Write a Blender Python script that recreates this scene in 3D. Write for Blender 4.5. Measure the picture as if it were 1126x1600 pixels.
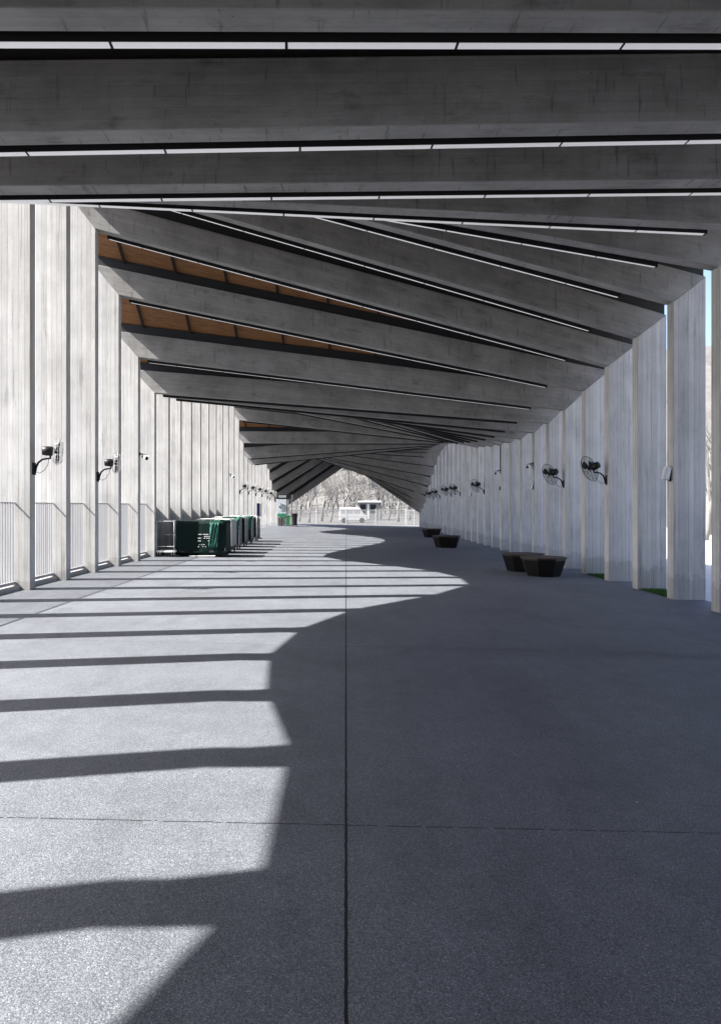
import bpy, bmesh, math, random
from mathutils import Vector, Matrix
random.seed(7)
S = bpy.context.scene
COL = S.collection
for o in list(bpy.data.objects): bpy.data.objects.remove(o)

# ------------------------------------------------------------------ camera, sky, sun, exposure
CAM_H, F = 1.6, 1176.0
cd = bpy.data.cameras.new('camera'); cam = bpy.data.objects.new('camera', cd); COL.objects.link(cam)
cam.location = (0, 0, CAM_H); cam.rotation_euler = (math.radians(90), 0, 0)
cd.sensor_fit = 'VERTICAL'; cd.sensor_height = 36; cd.lens = F/1600*36
cd.shift_x = 22.5/1600; cd.shift_y = -10/1600; cd.clip_end = 3000; cd.clip_start = 0.05
S.camera = cam
SUNV = Vector((1.0, 0.29, -1.06)).normalized()          # the way the light travels
EL = math.asin(-SUNV.z)
w = bpy.data.worlds.new('World'); S.world = w; w.use_nodes = True
nt = w.node_tree; bg = nt.nodes['Background']
sky = nt.nodes.new('ShaderNodeTexSky'); sky.sky_type = 'NISHITA'; sky.sun_disc = False
sky.sun_elevation = EL; sky.sun_rotation = math.atan2(-SUNV.x, -SUNV.y)
sky.air_density = 1.0; sky.dust_density = 2.5; sky.ozone_density = 1.0
hs = nt.nodes.new('ShaderNodeHueSaturation'); hs.inputs['Saturation'].default_value = 1.05; hs.inputs['Hue'].default_value = 0.513
nt.links.new(sky.outputs[0], hs.inputs['Color']); nt.links.new(hs.outputs[0], bg.inputs[0])
bg.inputs[1].default_value = 0.098
sl = bpy.data.lights.new('sun', 'SUN'); sun = bpy.data.objects.new('sun', sl); COL.objects.link(sun)
sl.energy = 5.0; sl.angle = math.radians(0.5); sl.color = (1.0, 0.955, 0.885)
sun.rotation_euler = SUNV.to_track_quat('-Z', 'Y').to_euler(); sun.location = (-20, -5, 25)
S.view_settings.view_transform = 'Standard'; S.view_settings.look = 'None'
S.view_settings.exposure = 1.85; S.view_settings.gamma = 1.0
S.render.engine = 'CYCLES'; S.cycles.max_bounces = 8; S.cycles.diffuse_bounces = 5

# ------------------------------------------------------------------ materials
def mat(name, col, rough=0.7, metal=0.0, noise=0.0, scale=8.0, bump=0.0, spec=0.3, stretch=(1, 1, 1)):
    m = bpy.data.materials.new(name); m.use_nodes = True; t = m.node_tree
    b = t.nodes['Principled BSDF']
    b.inputs['Roughness'].default_value = rough; b.inputs['Metallic'].default_value = metal
    b.inputs['Specular IOR Level'].default_value = spec
    b.inputs['Base Color'].default_value = (*col, 1)
    if noise or bump:
        tc = t.nodes.new('ShaderNodeTexCoord'); mp = t.nodes.new('ShaderNodeMapping'); mp.inputs['Scale'].default_value = stretch
        n = t.nodes.new('ShaderNodeTexNoise'); n.inputs['Scale'].default_value = scale; n.inputs['Detail'].default_value = 6
        t.links.new(tc.outputs['Object'], mp.inputs[0]); t.links.new(mp.outputs[0], n.inputs['Vector'])
        mx = t.nodes.new('ShaderNodeMix'); mx.data_type = 'RGBA'
        mx.inputs[6].default_value = (*[max(0, c*(1-noise)) for c in col], 1)
        mx.inputs[7].default_value = (*[min(1, c*(1+noise)) for c in col], 1)
        t.links.new(n.outputs['Fac'], mx.inputs[0]); t.links.new(mx.outputs[2], b.inputs['Base Color'])
        if bump:
            bp = t.nodes.new('ShaderNodeBump'); bp.inputs['Strength'].default_value = bump; bp.inputs['Distance'].default_value = 0.02
            t.links.new(n.outputs['Fac'], bp.inputs['Height']); t.links.new(bp.outputs[0], b.inputs['Normal'])
    return m

class NT:
    """small node-graph writer"""
    def __init__(s, m): s.t = m.node_tree
    def n(s, kind, **kw):
        x = s.t.nodes.new(kind)
        for k, v in kw.items(): setattr(x, k, v)
        return x
    def link(s, a, b): s.t.links.new(a, b)
    def math(s, op, a, b=None, c=None):
        x = s.n('ShaderNodeMath', operation=op)
        for i, v in enumerate((a, b, c)):
            if v is None: continue
            if isinstance(v, (int, float)): x.inputs[i].default_value = v
            else: s.link(v, x.inputs[i])
        return x.outputs[0]
    def noise(s, vec, scale, detail=4, rough=0.55, dim='3D'):
        x = s.n('ShaderNodeTexNoise', noise_dimensions=dim); x.inputs['Scale'].default_value = scale
        x.inputs['Detail'].default_value = detail; x.inputs['Roughness'].default_value = rough
        s.link(vec, x.inputs['Vector']); return x.outputs['Fac']
    def ramp(s, fac, stops):
        x = s.n('ShaderNodeValToRGB'); e = x.color_ramp.elements
        while len(e) < len(stops): e.new(0.5)
        for el, (p, c) in zip(e, stops):
            el.position = p; el.color = (c, c, c, 1) if isinstance(c, (int, float)) else (*c, 1)
        s.link(fac, x.inputs[0]); return x.outputs[0]
    def mul(s, a, b):
        x = s.n('ShaderNodeMix', data_type='RGBA', blend_type='MULTIPLY'); x.inputs[0].default_value = 1
        for i, v in ((6, a), (7, b)):
            if isinstance(v, tuple): x.inputs[i].default_value = (*v, 1)
            else: s.link(v, x.inputs[i])
        return x.outputs[2]
    def mix(s, f, a, b):
        x = s.n('ShaderNodeMix', data_type='RGBA'); s.link(f, x.inputs[0])
        for i, v in ((6, a), (7, b)):
            if isinstance(v, tuple): x.inputs[i].default_value = (*v, 1)
            else: s.link(v, x.inputs[i])
        return x.outputs[2]

def concrete(name, base, dirt=False):
    """board-marked concrete: UV.x runs along the boards, UV.y across them, in metres"""
    m = bpy.data.materials.new(name); m.use_nodes = True; g = NT(m); b = m.node_tree.nodes['Principled BSDF']
    uv = g.n('ShaderNodeTexCoord').outputs['UV']; oi = g.n('ShaderNodeObjectInfo').outputs['Random']
    sp = g.n('ShaderNodeSeparateXYZ'); g.link(uv, sp.inputs[0])
    off = g.math('MULTIPLY', oi, 57.0)
    cb = g.n('ShaderNodeCombineXYZ'); g.link(sp.outputs[0], cb.inputs[0]); g.link(sp.outputs[1], cb.inputs[1]); g.link(off, cb.inputs[2])
    P = cb.outputs[0]
    vb = g.math('DIVIDE', sp.outputs[1], 0.098)
    bi = g.math('FLOOR', vb); bf = g.math('FRACT', vb)
    wn = g.n('ShaderNodeTexWhiteNoise', noise_dimensions='2D'); cw = g.n('ShaderNodeCombineXYZ'); g.link(bi, cw.inputs[0]); g.link(off, cw.inputs[1]); g.link(cw.outputs[0], wn.inputs['Vector'])
    board = g.ramp(wn.outputs['Value'], [(0, 0.84 if dirt else 0.9), (1, 1.0)])
    seam = g.math('ABSOLUTE', g.math('SUBTRACT', bf, 0.5))
    seamc = g.ramp(seam, [(0.455, 1.0), (0.49, 0.58 if dirt else 0.82)])
    mp = g.n('ShaderNodeMapping'); mp.inputs['Scale'].default_value = (0.6, 14, 1) if dirt else (1.1, 7, 1); g.link(P, mp.inputs[0])
    grain = g.ramp(g.noise(mp.outputs[0], 2.2, 7, 0.65), [(0.3, 0.85), (0.7, 1.03)])
    cloud = g.ramp(g.noise(P, 1.3, 6, 0.6), [(0.28, 0.78 if dirt else 0.66), (0.62, 1.02)])
    mp2 = g.n('ShaderNodeMapping'); mp2.inputs['Scale'].default_value = (0.45, 5, 1) if dirt else (1.3, 3.2, 1); g.link(P, mp2.inputs[0])
    stain = g.ramp(g.noise(mp2.outputs[0], 1.7, 8, 0.7), [(0.30, 0.66), (0.44, 1.0)])
    fine = g.ramp(g.noise(P, 90, 3, 0.6), [(0.25, 0.9), (0.75, 1.05)])
    vo = g.n('ShaderNodeTexVoronoi'); vo.inputs['Scale'].default_value = 5.5; g.link(P, vo.inputs['Vector'])
    pits = g.ramp(vo.outputs['Distance'], [(0.028, 0.45), (0.05, 1.0)])
    c = g.mul(board, seamc)
    for x in (grain, cloud, stain, fine, pits): c = g.mul(c, x)
    c = g.mul(c, g.ramp(oi, [(0, 0.95), (1, 1.02)]))
    # drip stains and tie holes
    mp3 = g.n('ShaderNodeMapping'); mp3.inputs['Scale'].default_value = (0.16, 11, 1) if dirt else (7, 0.7, 1); g.link(P, mp3.inputs[0])
    c = g.mul(c, g.ramp(g.noise(mp3.outputs[0], 2.6, 5, 0.6), [(0.31, 0.62), (0.40, 1.0)]))
    if dirt:
        hh = g.math('ADD', sp.outputs[0], g.math('MULTIPLY', g.noise(P, 7, 5, 0.7), -0.55))
        c = g.mul(c, g.ramp(hh, [(0.0, 0.80), (0.05, 1.0)]))
    c = g.mul(c, base)
    g.link(c, b.inputs['Base Color']); b.inputs['Roughness'].default_value = 0.85; b.inputs['Specular IOR Level'].default_value = 0.2
    hgt = g.mul(seamc, grain); hgt = g.mul(hgt, fine)
    bp = g.n('ShaderNodeBump'); bp.inputs['Strength'].default_value = 0.35; bp.inputs['Distance'].default_value = 0.012
    g.link(hgt, bp.inputs['Height']); g.link(bp.outputs[0], b.inputs['Normal'])
    return m

def paving():
    """dark exposed-aggregate floor with sawn joints, in world metres"""
    m = bpy.data.materials.new('aggregate_paving'); m.use_nodes = True; g = NT(m); b = m.node_tree.nodes['Principled BSDF']
    P = g.n('ShaderNodeTexCoord').outputs['Object']
    sp = g.n('ShaderNodeSeparateXYZ'); g.link(P, sp.inputs[0])
    vo = g.n('ShaderNodeTexVoronoi'); vo.inputs['Scale'].default_value = 185; g.link(P, vo.inputs['Vector'])
    sc = g.n('ShaderNodeSeparateColor'); g.link(vo.outputs['Color'], sc.inputs[0])
    chip = g.ramp(sc.outputs[0], [(0.0, (.108,.119,.142)), (0.45, (.160,.175,.205)), (0.85, (.208,.224,.259)), (0.96, (.25,.265,.292)), (1.0, (.36,.373,.393))])
    edge = g.ramp(vo.outputs['Distance'], [(0.25, 1.0), (0.75, 0.55)])
    spk = g.ramp(g.noise(P, 320, 2, 0.6), [(0.3, 0.75), (0.7, 1.25)])
    cl = g.ramp(g.noise(P, 0.55, 5, 0.6), [(0.3, 0.86), (0.7, 1.1)])
    cl2 = g.ramp(g.noise(P, 4.0, 5, 0.65), [(0.3, 0.9), (0.7, 1.08)])
    c = chip
    for x in (edge, spk, cl, cl2): c = g.mul(c, x)
    # damp stain along the second joint, blotches, a few pale spots
    dy = g.math('ADD', g.math('SUBTRACT', sp.outputs[1], 8.45), g.math('MULTIPLY', g.math('SUBTRACT', g.noise(P, 1.1, 5, 0.6), 0.5), 0.9))
    st = g.math('MULTIPLY', g.ramp(g.math('ABSOLUTE', dy), [(0.0, 1.0), (0.34, 0.0)]), g.ramp(g.math('MULTIPLY', sp.outputs[0], 0.2), [(0.05, 0.0), (0.8, 1.0)]))
    c = g.mix(g.math('MULTIPLY', st, 0.42), c, (0.03, 0.03, 0.034))
    mpz = g.n('ShaderNodeMapping'); mpz.inputs['Scale'].default_value = (1.0, 0.35, 1); g.link(P, mpz.inputs[0])
    c = g.mul(c, g.ramp(g.noise(mpz.outputs[0], 1.6, 7, 0.7), [(0.34, 0.84), (0.5, 1.0)]))
    v2 = g.n('ShaderNodeTexVoronoi'); v2.inputs['Scale'].default_value = 1.9; g.link(P, v2.inputs['Vector'])
    c = g.mix(g.math('LESS_THAN', g.math('ADD', v2.outputs['Distance'], g.math('MULTIPLY', g.noise(P, 40, 2), 0.02)), 0.026), c, (0.33, 0.33, 0.33))
    # joints
    jw = g.math('MULTIPLY', g.math('SUBTRACT', g.noise(P, 14, 3), 0.5), 0.02)
    jx = g.math('ABSOLUTE', g.math('ADD', sp.outputs[0], g.math('MULTIPLY', jw, 0.5)))
    jm = g.math('LESS_THAN', jx, 0.0065)
    yy = g.math('SUBTRACT', g.math('ADD', sp.outputs[1], jw), 3.77)
    fy = g.math('MULTIPLY', g.math('ABSOLUTE', g.math('SUBTRACT', g.math('FRACT', g.math('ADD', g.math('DIVIDE', yy, 4.8), 0.5)), 0.5)), 4.8)
    ym = g.math('MULTIPLY', g.math('LESS_THAN', fy, 0.006), g.math('GREATER_THAN', g.noise(P, 25, 3), 0.42))
    jj = g.math('MAXIMUM', jm, g.math('MULTIPLY', ym, 0.8))
    c = g.mix(jj, c, (0.008, 0.008, 0.009))
    g.link(c, b.inputs['Base Color']); b.inputs['Roughness'].default_value = 0.62; b.inputs['Specular IOR Level'].default_value = 0.35
    h = g.math('SUBTRACT', g.math('MULTIPLY', edge, 1.0), g.math('MULTIPLY', jj, 3.0))
    bp = g.n('ShaderNodeBump'); bp.inputs['Strength'].default_value = 0.38; bp.inputs['Distance'].default_value = 0.004
    g.link(h, bp.inputs['Height']); g.link(bp.outputs[0], b.inputs['Normal'])
    return m

def wood():
    m = bpy.data.materials.new('roof_plywood'); m.use_nodes = True; g = NT(m); b = m.node_tree.nodes['Principled BSDF']
    uv = g.n('ShaderNodeTexCoord').outputs['UV']
    mp = g.n('ShaderNodeMapping'); mp.inputs['Scale'].default_value = (1.2, 9, 1); g.link(uv, mp.inputs[0])
    f = g.noise(mp.outputs[0], 2.0, 6, 0.6)
    x = g.n('ShaderNodeValToRGB'); e = x.color_ramp.elements
    e[0].position = 0.3; e[0].color = (0.13, 0.055, 0.02, 1); e[1].position = 0.7; e[1].color = (0.27, 0.125, 0.045, 1)
    g.link(f, x.inputs[0]); g.link(x.outputs[0], b.inputs['Base Color']); b.inputs['Roughness'].default_value = 0.7
    return m

M = {}
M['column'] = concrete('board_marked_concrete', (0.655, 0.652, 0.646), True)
M['beam'] = concrete('board_marked_concrete_shaded', (0.335, 0.333, 0.33))  # same concrete as the columns, ceiling shade put into a darker base
M['paving'] = paving(); M['wood'] = wood()
M['batten'] = mat('dark_batten', (0.02, 0.013, 0.01), 0.7)
M['rail'] = mat('dark_steel', (0.02, 0.0215, 0.025), 0.6, 0.0, 0.2, 6)
M['roof'] = mat('roof_membrane', (0.16, 0.16, 0.165), 0.9, 0, 0.2, 3)
M['black'] = mat('black_plastic', (0.014, 0.014, 0.016), 0.45, 0, 0.2, 20)
M['housing'] = mat('black_light_housing', (0.008, 0.008, 0.009), 0.7)
M['wire'] = mat('dark_wire', (0.05, 0.05, 0.055), 0.5, 0.3)
M['sunlitwire'] = mat('sunlit_wire', (0.62, 0.62, 0.62), 0.45, 0.2)  # left fan cages: sun wash put into a paler wire colour
M['white'] = mat('white_plastic', (0.75, 0.75, 0.75), 0.4, 0, 0.06, 10)
M['steel'] = mat('galvanised_steel', (0.55, 0.56, 0.58), 0.42, 0.55, 0.15, 25)
M['bar'] = mat('pale_grey_bar_paint', (0.33, 0.335, 0.355), 0.5, 0, 0.08, 15)
M['ground'] = mat('outdoor_paving', (0.125, 0.124, 0.122), 0.9, 0, 0.25, 1.2)
M['hill'] = mat('leaf_litter', (0.125, 0.122, 0.118), 0.95, 0, 0.4, 0.5, 0.3)
M['bark'] = mat('pale_bark', (0.17, 0.166, 0.16), 0.9, 0, 0.35, 6)
M['darkbark'] = mat('dark_bark', (0.09, 0.085, 0.08), 0.9, 0, 0.35, 6)
M['needle'] = mat('pine_needles', (0.022, 0.026, 0.018), 0.9, 0, 0.4, 2)
M['grass'] = mat('turf', (0.035, 0.10, 0.02), 0.8, 0, 0.4, 12)
M['tarp'] = mat('dark_green_tarpaulin', (0.002, 0.0125, 0.011), 0.6, 0, 0.4, 5, 0.4, spec=0.15)
M['teal'] = mat('teal_netting', (0.022, 0.10, 0.078), 0.8, 0, 0.3, 14, 0.4)
M['seat'] = mat('seat_timber', (0.055, 0.038, 0.033), 0.6, 0, 0.25, 10, 0.2, stretch=(1, 8, 1))
M['seatbase'] = mat('dark_bronze_metal', (0.012, 0.011, 0.011), 0.4, 0.2, 0.3, 8)
M['navy'] = mat('navy_panel', (0.008, 0.01, 0.05), 0.35)
M['glass'] = mat('dark_glass', (0.02, 0.022, 0.025), 0.1)
M['vanglass'] = mat('haze_paled_glass', (0.30, 0.30, 0.305), 0.15)  # van windows paled in the colour to imitate haze
M['poster'] = mat('pale_poster', (0.62, 0.66, 0.72), 0.5, 0, 0.08, 3)
M['green'] = mat('poster_green', (0.05, 0.30, 0.18), 0.5, 0, 0.3, 8)
M['leafgreen'] = mat('green_bin', (0.02, 0.13, 0.05), 0.5, 0, 0.3, 5)
M['ink'] = mat('grey_ink', (0.10, 0.12, 0.13), 0.6)
M['mesh'] = mat('pale_mesh_paint', (0.22, 0.22, 0.217), 0.6, 0, 0.15, 2)
M['carpaint'] = mat('white_car_paint', (0.5, 0.5, 0.5), 0.25, 0, 0.03, 2, spec=0.5)
M['rubber'] = mat('rubber', (0.02, 0.02, 0.02), 0.8)
M['lowwall'] = concrete('low_wall_concrete', (0.55, 0.55, 0.545))
lm = bpy.data.materials.new('light_diffuser'); lm.use_nodes = True
lb = lm.node_tree.nodes['Principled BSDF']; lb.inputs['Base Color'].default_value = (0.7, 0.7, 0.7, 1)
lb.inputs['Emission Color'].default_value = (0.97, 0.96, 1.0, 1); lb.inputs['Emission Strength'].default_value = 0.075
M['lamp'] = lm
M['unlit'] = mat('unlit_diffuser', (0.10, 0.10, 0.10), 0.5)

# ------------------------------------------------------------------ helpers
def link(name, bm, ms, parent=None, smooth=False):
    me = bpy.data.meshes.new(name); bm.normal_update(); bm.to_mesh(me); bm.free()
    for m in (ms if isinstance(ms, (list, tuple)) else [ms]): me.materials.append(m)
    if smooth:
        for p in me.polygons: p.use_smooth = True
    o = bpy.data.objects.new(name, me); COL.objects.link(o)
    if parent: o.parent = parent
    return o
def thing(name, label, cat, loc=(0, 0, 0), rz=0, group=None):
    o = bpy.data.objects.new(name, None); COL.objects.link(o); o.empty_display_size = 0.1
    o.location = loc; o.rotation_euler = (0, 0, rz); return tag(o, label, cat, group)
def tag(o, label, cat, group=None):
    o['label'] = label; o['category'] = cat
    if group: o['group'] = group
    return o
def copy_tree(o, parent=None):
    c = o.copy(); COL.objects.link(c)
    if parent: c.parent = parent
    for ch in [x for x in COL.objects if x.parent == o]: copy_tree(ch, c)
    return c
def setm(faces, i):
    for f in faces: f.material_index = i
def box(bm, c, d, rot=None, mi=0, bev=0.0):
    r = bmesh.ops.create_cube(bm, size=1.0); vs = r['verts']
    mx = Matrix.Diagonal((*d, 1)); mx = Matrix.Translation(c) @ (rot.to_4x4() if rot else Matrix.Identity(4)) @ mx
    bmesh.ops.transform(bm, matrix=mx, verts=vs)
    fs = {f for v in vs for f in v.link_faces}
    if bev:
        es = list({e for v in vs for e in v.link_edges})
        r = bmesh.ops.bevel(bm, geom=es, offset=bev, segments=2, affect='EDGES', profile=0.5)
        fs = set(r['faces']) | {f for f in fs if f.is_valid}
    setm(fs, mi); return fs
def bx(bm, x0, x1, y0, y1, z0, z1, mi=0, bev=0.0):
    return box(bm, ((x0+x1)/2, (y0+y1)/2, (z0+z1)/2), (x1-x0, y1-y0, z1-z0), None, mi, bev)
def tube(bm, pts, r, n=8, mi=0, cap=True):
    pts = [Vector(p) for p in pts]; rs = r if isinstance(r, (list, tuple)) else [r]*len(pts)
    rings = []; up = None
    for i, p in enumerate(pts):
        d = (pts[min(i+1, len(pts)-1)] - pts[max(i-1, 0)])
        if d.length < 1e-9: d = Vector((0, 0, 1))
        d.normalize()
        if up is None: up = d.orthogonal().normalized()
        up = (up - d*up.dot(d))
        up = up.normalized() if up.length > 1e-6 else d.orthogonal().normalized()
        s = d.cross(up)
        rings.append([bm.verts.new(p + (up*math.cos(2*math.pi*k/n) + s*math.sin(2*math.pi*k/n))*rs[i]) for k in range(n)])
    fs = []
    for a, b in zip(rings, rings[1:]):
        for k in range(n): fs.append(bm.faces.new((a[k], a[(k+1) % n], b[(k+1) % n], b[k])))
    if cap and n > 2:
        fs.append(bm.faces.new(rings[0][::-1])); fs.append(bm.faces.new(rings[-1]))
    setm(fs, mi); return fs
def ring(bm, c, ax, R, r, n=28, m=5):
    ax = Vector(ax).normalized(); u = ax.orthogonal().normalized(); v = ax.cross(u)
    pts = [Vector(c) + (u*math.cos(2*math.pi*k/n) + v*math.sin(2*math.pi*k/n))*R for k in range(n+1)]
    tube(bm, pts, r, m, cap=False)
def lathe(bm, prof, mat4=None, n=20, mi=0):
    rings = []
    for r, z in prof:
        rings.append([bm.verts.new((r*math.cos(2*math.pi*k/n), r*math.sin(2*math.pi*k/n), z)) for k in range(n)])
    fs = []
    for a, b in zip(rings, rings[1:]):
        for k in range(n): fs.append(bm.faces.new((a[k], a[(k+1) % n], b[(k+1) % n], b[k])))
    fs.append(bm.faces.new(rings[0][::-1])); fs.append(bm.faces.new(rings[-1]))
    if mat4: bmesh.ops.transform(bm, matrix=mat4, verts=[v for r in rings for v in r])
    setm(fs, mi); return fs
def struct(name, bm, ms): o = link(name, bm, ms); o['kind'] = 'structure'; return o

# ------------------------------------------------------------------ dimensions (unseen rear roof heights aside) read off the photograph
SP = 1.711; L, R, W_, WR, T_ = 5.51, 6.03, 0.61, 0.62, 0.25       # bay, inner faces, fin depth, fin thickness
SK = 0.425*SP                                           # right ends of the frames stand a little further on
TILT = 0.0222
BH, RH, DH = 0.63, 0.84, 1.2                            # beam depth, underside of roof deck, top of deck (above the soffit)
def gz(x): return -TILT*x
def interp(tab, x):
    if x <= tab[0][0]: return tab[0][1]
    for i in range(len(tab)-1):
        (a, u), (b, v) = tab[i], tab[i+1]
        if x <= b:
            t = (x-a)/(b-a); return u + (v-u)*t
    return tab[-1][1]
ZL = [(-11.31, 3.4), (-5.31, 3.4), (-2.31, 3.6), (-1.31, 4.0), (-.31, 4.5), (.69, 4.85), (1.69, 4.95), (2.69, 4.765), (3.69, 4.72), (4.69, 4.99), (5.69, 5.74), (6.69, 7.2), (7.69, 8.15), (8.69, 8.2),  # first entries: unseen rear roof, lowered to keep light off the near beams
      (9.69, 7.70), (10.69, 6.72), (11.69, 5.54), (12.69, 4.85), (13.69, 4.98), (14.69, 5.4), (15.69, 5.9), (16.69, 6.45), (17.69, 6.95), (18.69, 7.3),
      (19.69, 7.4), (20.69, 7.25), (21.69, 6.8), (22.69, 6.01), (23.69, 4.97), (24.69, 4.24), (25.69, 4.0), (26.69, 4.5), (27.69, 5.1), (28.69, 5.5),
      (29.69, 5.8), (30.69, 5.0), (31.69, 4.2), (32.69, 3.45), (33.69, 2.7), (34.69, 1.9), (35.69, 1.05)]
ZR = [(-5, 3.6), (1.115, 4.75), (3.115, 5.185), (4.115, 5.27), (5.115, 5.41), (6.115, 5.48), (7.115, 5.47), (8.115, 5.36), (9.115, 5.1), (10.115, 4.82), (11.115, 4.51),  # out of view behind, lowered likewise against the light
      (12.115, 4.24), (13.115, 4.06), (14.115, 3.94), (15.115, 3.89), (16.115, 3.9), (17.115, 3.95), (18.115, 4.03), (19.115, 4.15), (20.115, 4.25),
      (21.115, 4.45), (22.115, 4.65), (23.115, 4.85), (24.115, 5.02), (25.115, 5.15), (26.115, 5.22), (27.115, 5.18), (28.115, 5.05), (29.115, 4.8),
      (30.115, 4.3), (31.115, 3.7), (32.115, 3.05), (33.115, 2.4), (34.115, 1.75), (35.115, 1.35), (36.115, 1.0)]
RIDGE = {30.69: (1.0, 5.55), 31.69: (2.2, 5.5), 32.69: (3.0, 5.25), 33.69: (4.46, 5.5), 34.69: (5.1, 5.35), 35.69: (5.7, 5.0)}   # far frames are cranked: (distance from the left, height)
DY = [(.69, .30), (1.69, .30), (2.69, .16), (3.69, .06), (4.69, 0)]
RHT = [(-1.31, .84), (-.31, .9), (.69, 1.25), (1.69, 1.15), (2.69, 1.04), (3.69, .96), (4.69, .92), (5.69, .86), (6.69, .84)]
class Frame:
    def __init__(s, i):
        s.i = i; s.y = SP*i + interp(DY, i); s.rh = interp(RHT, i); s.dh = s.rh+.36; s.rg = RIDGE.get(round(i, 2)); s.zl = interp(ZL, i); s.zr = interp(ZR, i+.425)
        d = Vector((L+R, SK, 0)); s.len = d.length; s.u = d.normalized(); s.n = Vector((-s.u.y, s.u.x, 0))
        s.o = Vector((-L, s.y, 0))
    def soff(s, u):
        if s.rg is None: return s.zl + (s.zr-s.zl)*u/s.len
        a, z = s.rg
        return s.zl + (z-s.zl)*u/a if u < a else z + (s.zr-z)*(u-a)/(s.len-a)
    def band(s, u0, u1, lo, hi):
        us = [u0] + ([s.rg[0]] if s.rg and u0+.01 < s.rg[0] < u1-.01 else []) + [u1]
        return [(u, s.soff(u)+lo) for u in us] + [(u, s.soff(u)+hi) for u in us[::-1]]
    def P(s, u, z, n=0.0): return s.o + s.u*u + s.n*n + Vector((0, 0, z))
FR = [Frame(.69+n) for n in range(-12, 36)]  # rear frames out of view, added to shut out skylight from behind
def fr_left(j): return Frame(7.69+j)                    # j-th column on the left, k-th on the right
def left_pt(j, x_out=0.0): return Vector((-L-x_out, SP*(7.69+j), 0))
def right_pt(k): return Vector((R, SP*(7.115+k), 0))

def prism(bm, fr, poly, n0, n1, uvf):
    """polygon in the plane of a frame, given thickness along its normal; uvf(u,z,n,kind)->uv"""
    uvl = bm.loops.layers.uv.verify()
    a = [bm.verts.new(fr.P(u, z, n0)) for u, z in poly]; b = [bm.verts.new(fr.P(u, z, n1)) for u, z in poly]
    N = len(poly); info = {}
    for vs, nn in ((a, n0), (b, n1)):
        for v, (u, z) in zip(vs, poly): info[v] = (u, z, nn)
    fs = [bm.faces.new(a), bm.faces.new(b[::-1])]
    for k in range(N): fs.append(bm.faces.new((a[k], b[k], b[(k+1) % N], a[(k+1) % N])))
    for q, f in enumerate(fs):
        for lp in f.loops: lp[uvl].uv = uvf(*info[lp.vert], q < 2)
    bmesh.ops.recalc_face_normals(bm, faces=fs)
    return fs
def bevel_all(bm, off):
    es = [e for e in bm.edges if len(e.link_faces) == 2 and e.calc_face_angle(0) > 0.5]
    bmesh.ops.bevel(bm, geom=es, offset=off, segments=2, affect='EDGES', profile=0.5, loop_slide=True)

# ------------------------------------------------------------------ ground
bm = bmesh.new(); v = [bm.verts.new(p) for p in ((-900, -300, -.34), (900, -300, -.34), (900, 1500, -.34), (-900, 1500, -.34))]
bm.faces.new(v); struct('ground', bm, M['ground'])
bm = bmesh.new()
X0, X1, Y0, Y1 = -6.5, 6.62, -21.0, 62.2
top = [bm.verts.new((x, y, gz(x))) for x, y in ((X0, Y0), (X1, Y0), (X1, Y1), (X0, Y1))]
bot = [bm.verts.new((q.co.x, q.co.y, -.5)) for q in top]
bm.faces.new(top)
for k in range(4): bm.faces.new((top[k], bot[k], bot[(k+1) % 4], top[(k+1) % 4]))
bmesh.ops.recalc_face_normals(bm, faces=bm.faces)
struct('walkway_floor', bm, M['paving'])

bm = bmesh.new(); v = [bm.verts.new(p) for p in ((6.66, -60, -.336), (60, -60, -.336), (60, 66, -.336), (6.66, 66, -.336))]; bm.faces.new(v)
struct('side_plaza', bm, mat('pale_bounce_paving', (0.52, 0.515, 0.505), 0.85, 0, 0.15, 2))  # pale outside ground, laid wide to bounce sun onto the right columns

# ------------------------------------------------------------------ the covered walkway
walk = thing('covered_walkway', 'long concrete portal frame walkway with twisting beamed roof over dark floor', 'covered walkway')
for fr in FR:
    lw, rw, Ln = W_, WR, fr.len
    # left column, right column, beam, with mitred corners
    zt0, zt1 = fr.soff(-lw)+BH, fr.soff(Ln+rw)+BH
    bm = bmesh.new()
    prism(bm, fr, [(-lw, gz(-L-lw)-.06), (0, gz(-L)-.06), (0, fr.soff(0)), (-lw, zt0)], 0, T_, lambda u, z, n, f: (z, u) if f else (z, n+.3))
    bevel_all(bm, .012); link('column', bm, M['column'], walk)
    bm = bmesh.new()
    prism(bm, fr, [(Ln, gz(R)-.06), (Ln+rw, gz(R+rw)-.06), (Ln+rw, zt1), (Ln, fr.soff(Ln))], 0, T_, lambda u, z, n, f: (z, u) if f else (z, n+.3))
    bevel_all(bm, .012); link('column', bm, M['column'], walk)
    bm = bmesh.new()
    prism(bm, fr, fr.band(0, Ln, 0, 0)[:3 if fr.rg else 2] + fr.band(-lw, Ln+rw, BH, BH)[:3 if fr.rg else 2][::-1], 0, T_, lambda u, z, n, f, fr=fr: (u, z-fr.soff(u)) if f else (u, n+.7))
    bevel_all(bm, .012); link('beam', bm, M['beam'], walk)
    bm = bmesh.new()
    prism(bm, fr, fr.band(-lw+.02, Ln+rw-.02, BH, fr.rh+.02), .05, .20, lambda u, z, n, f: (u, z))
    link('roof_rail', bm, M['rail'], walk)
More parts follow.
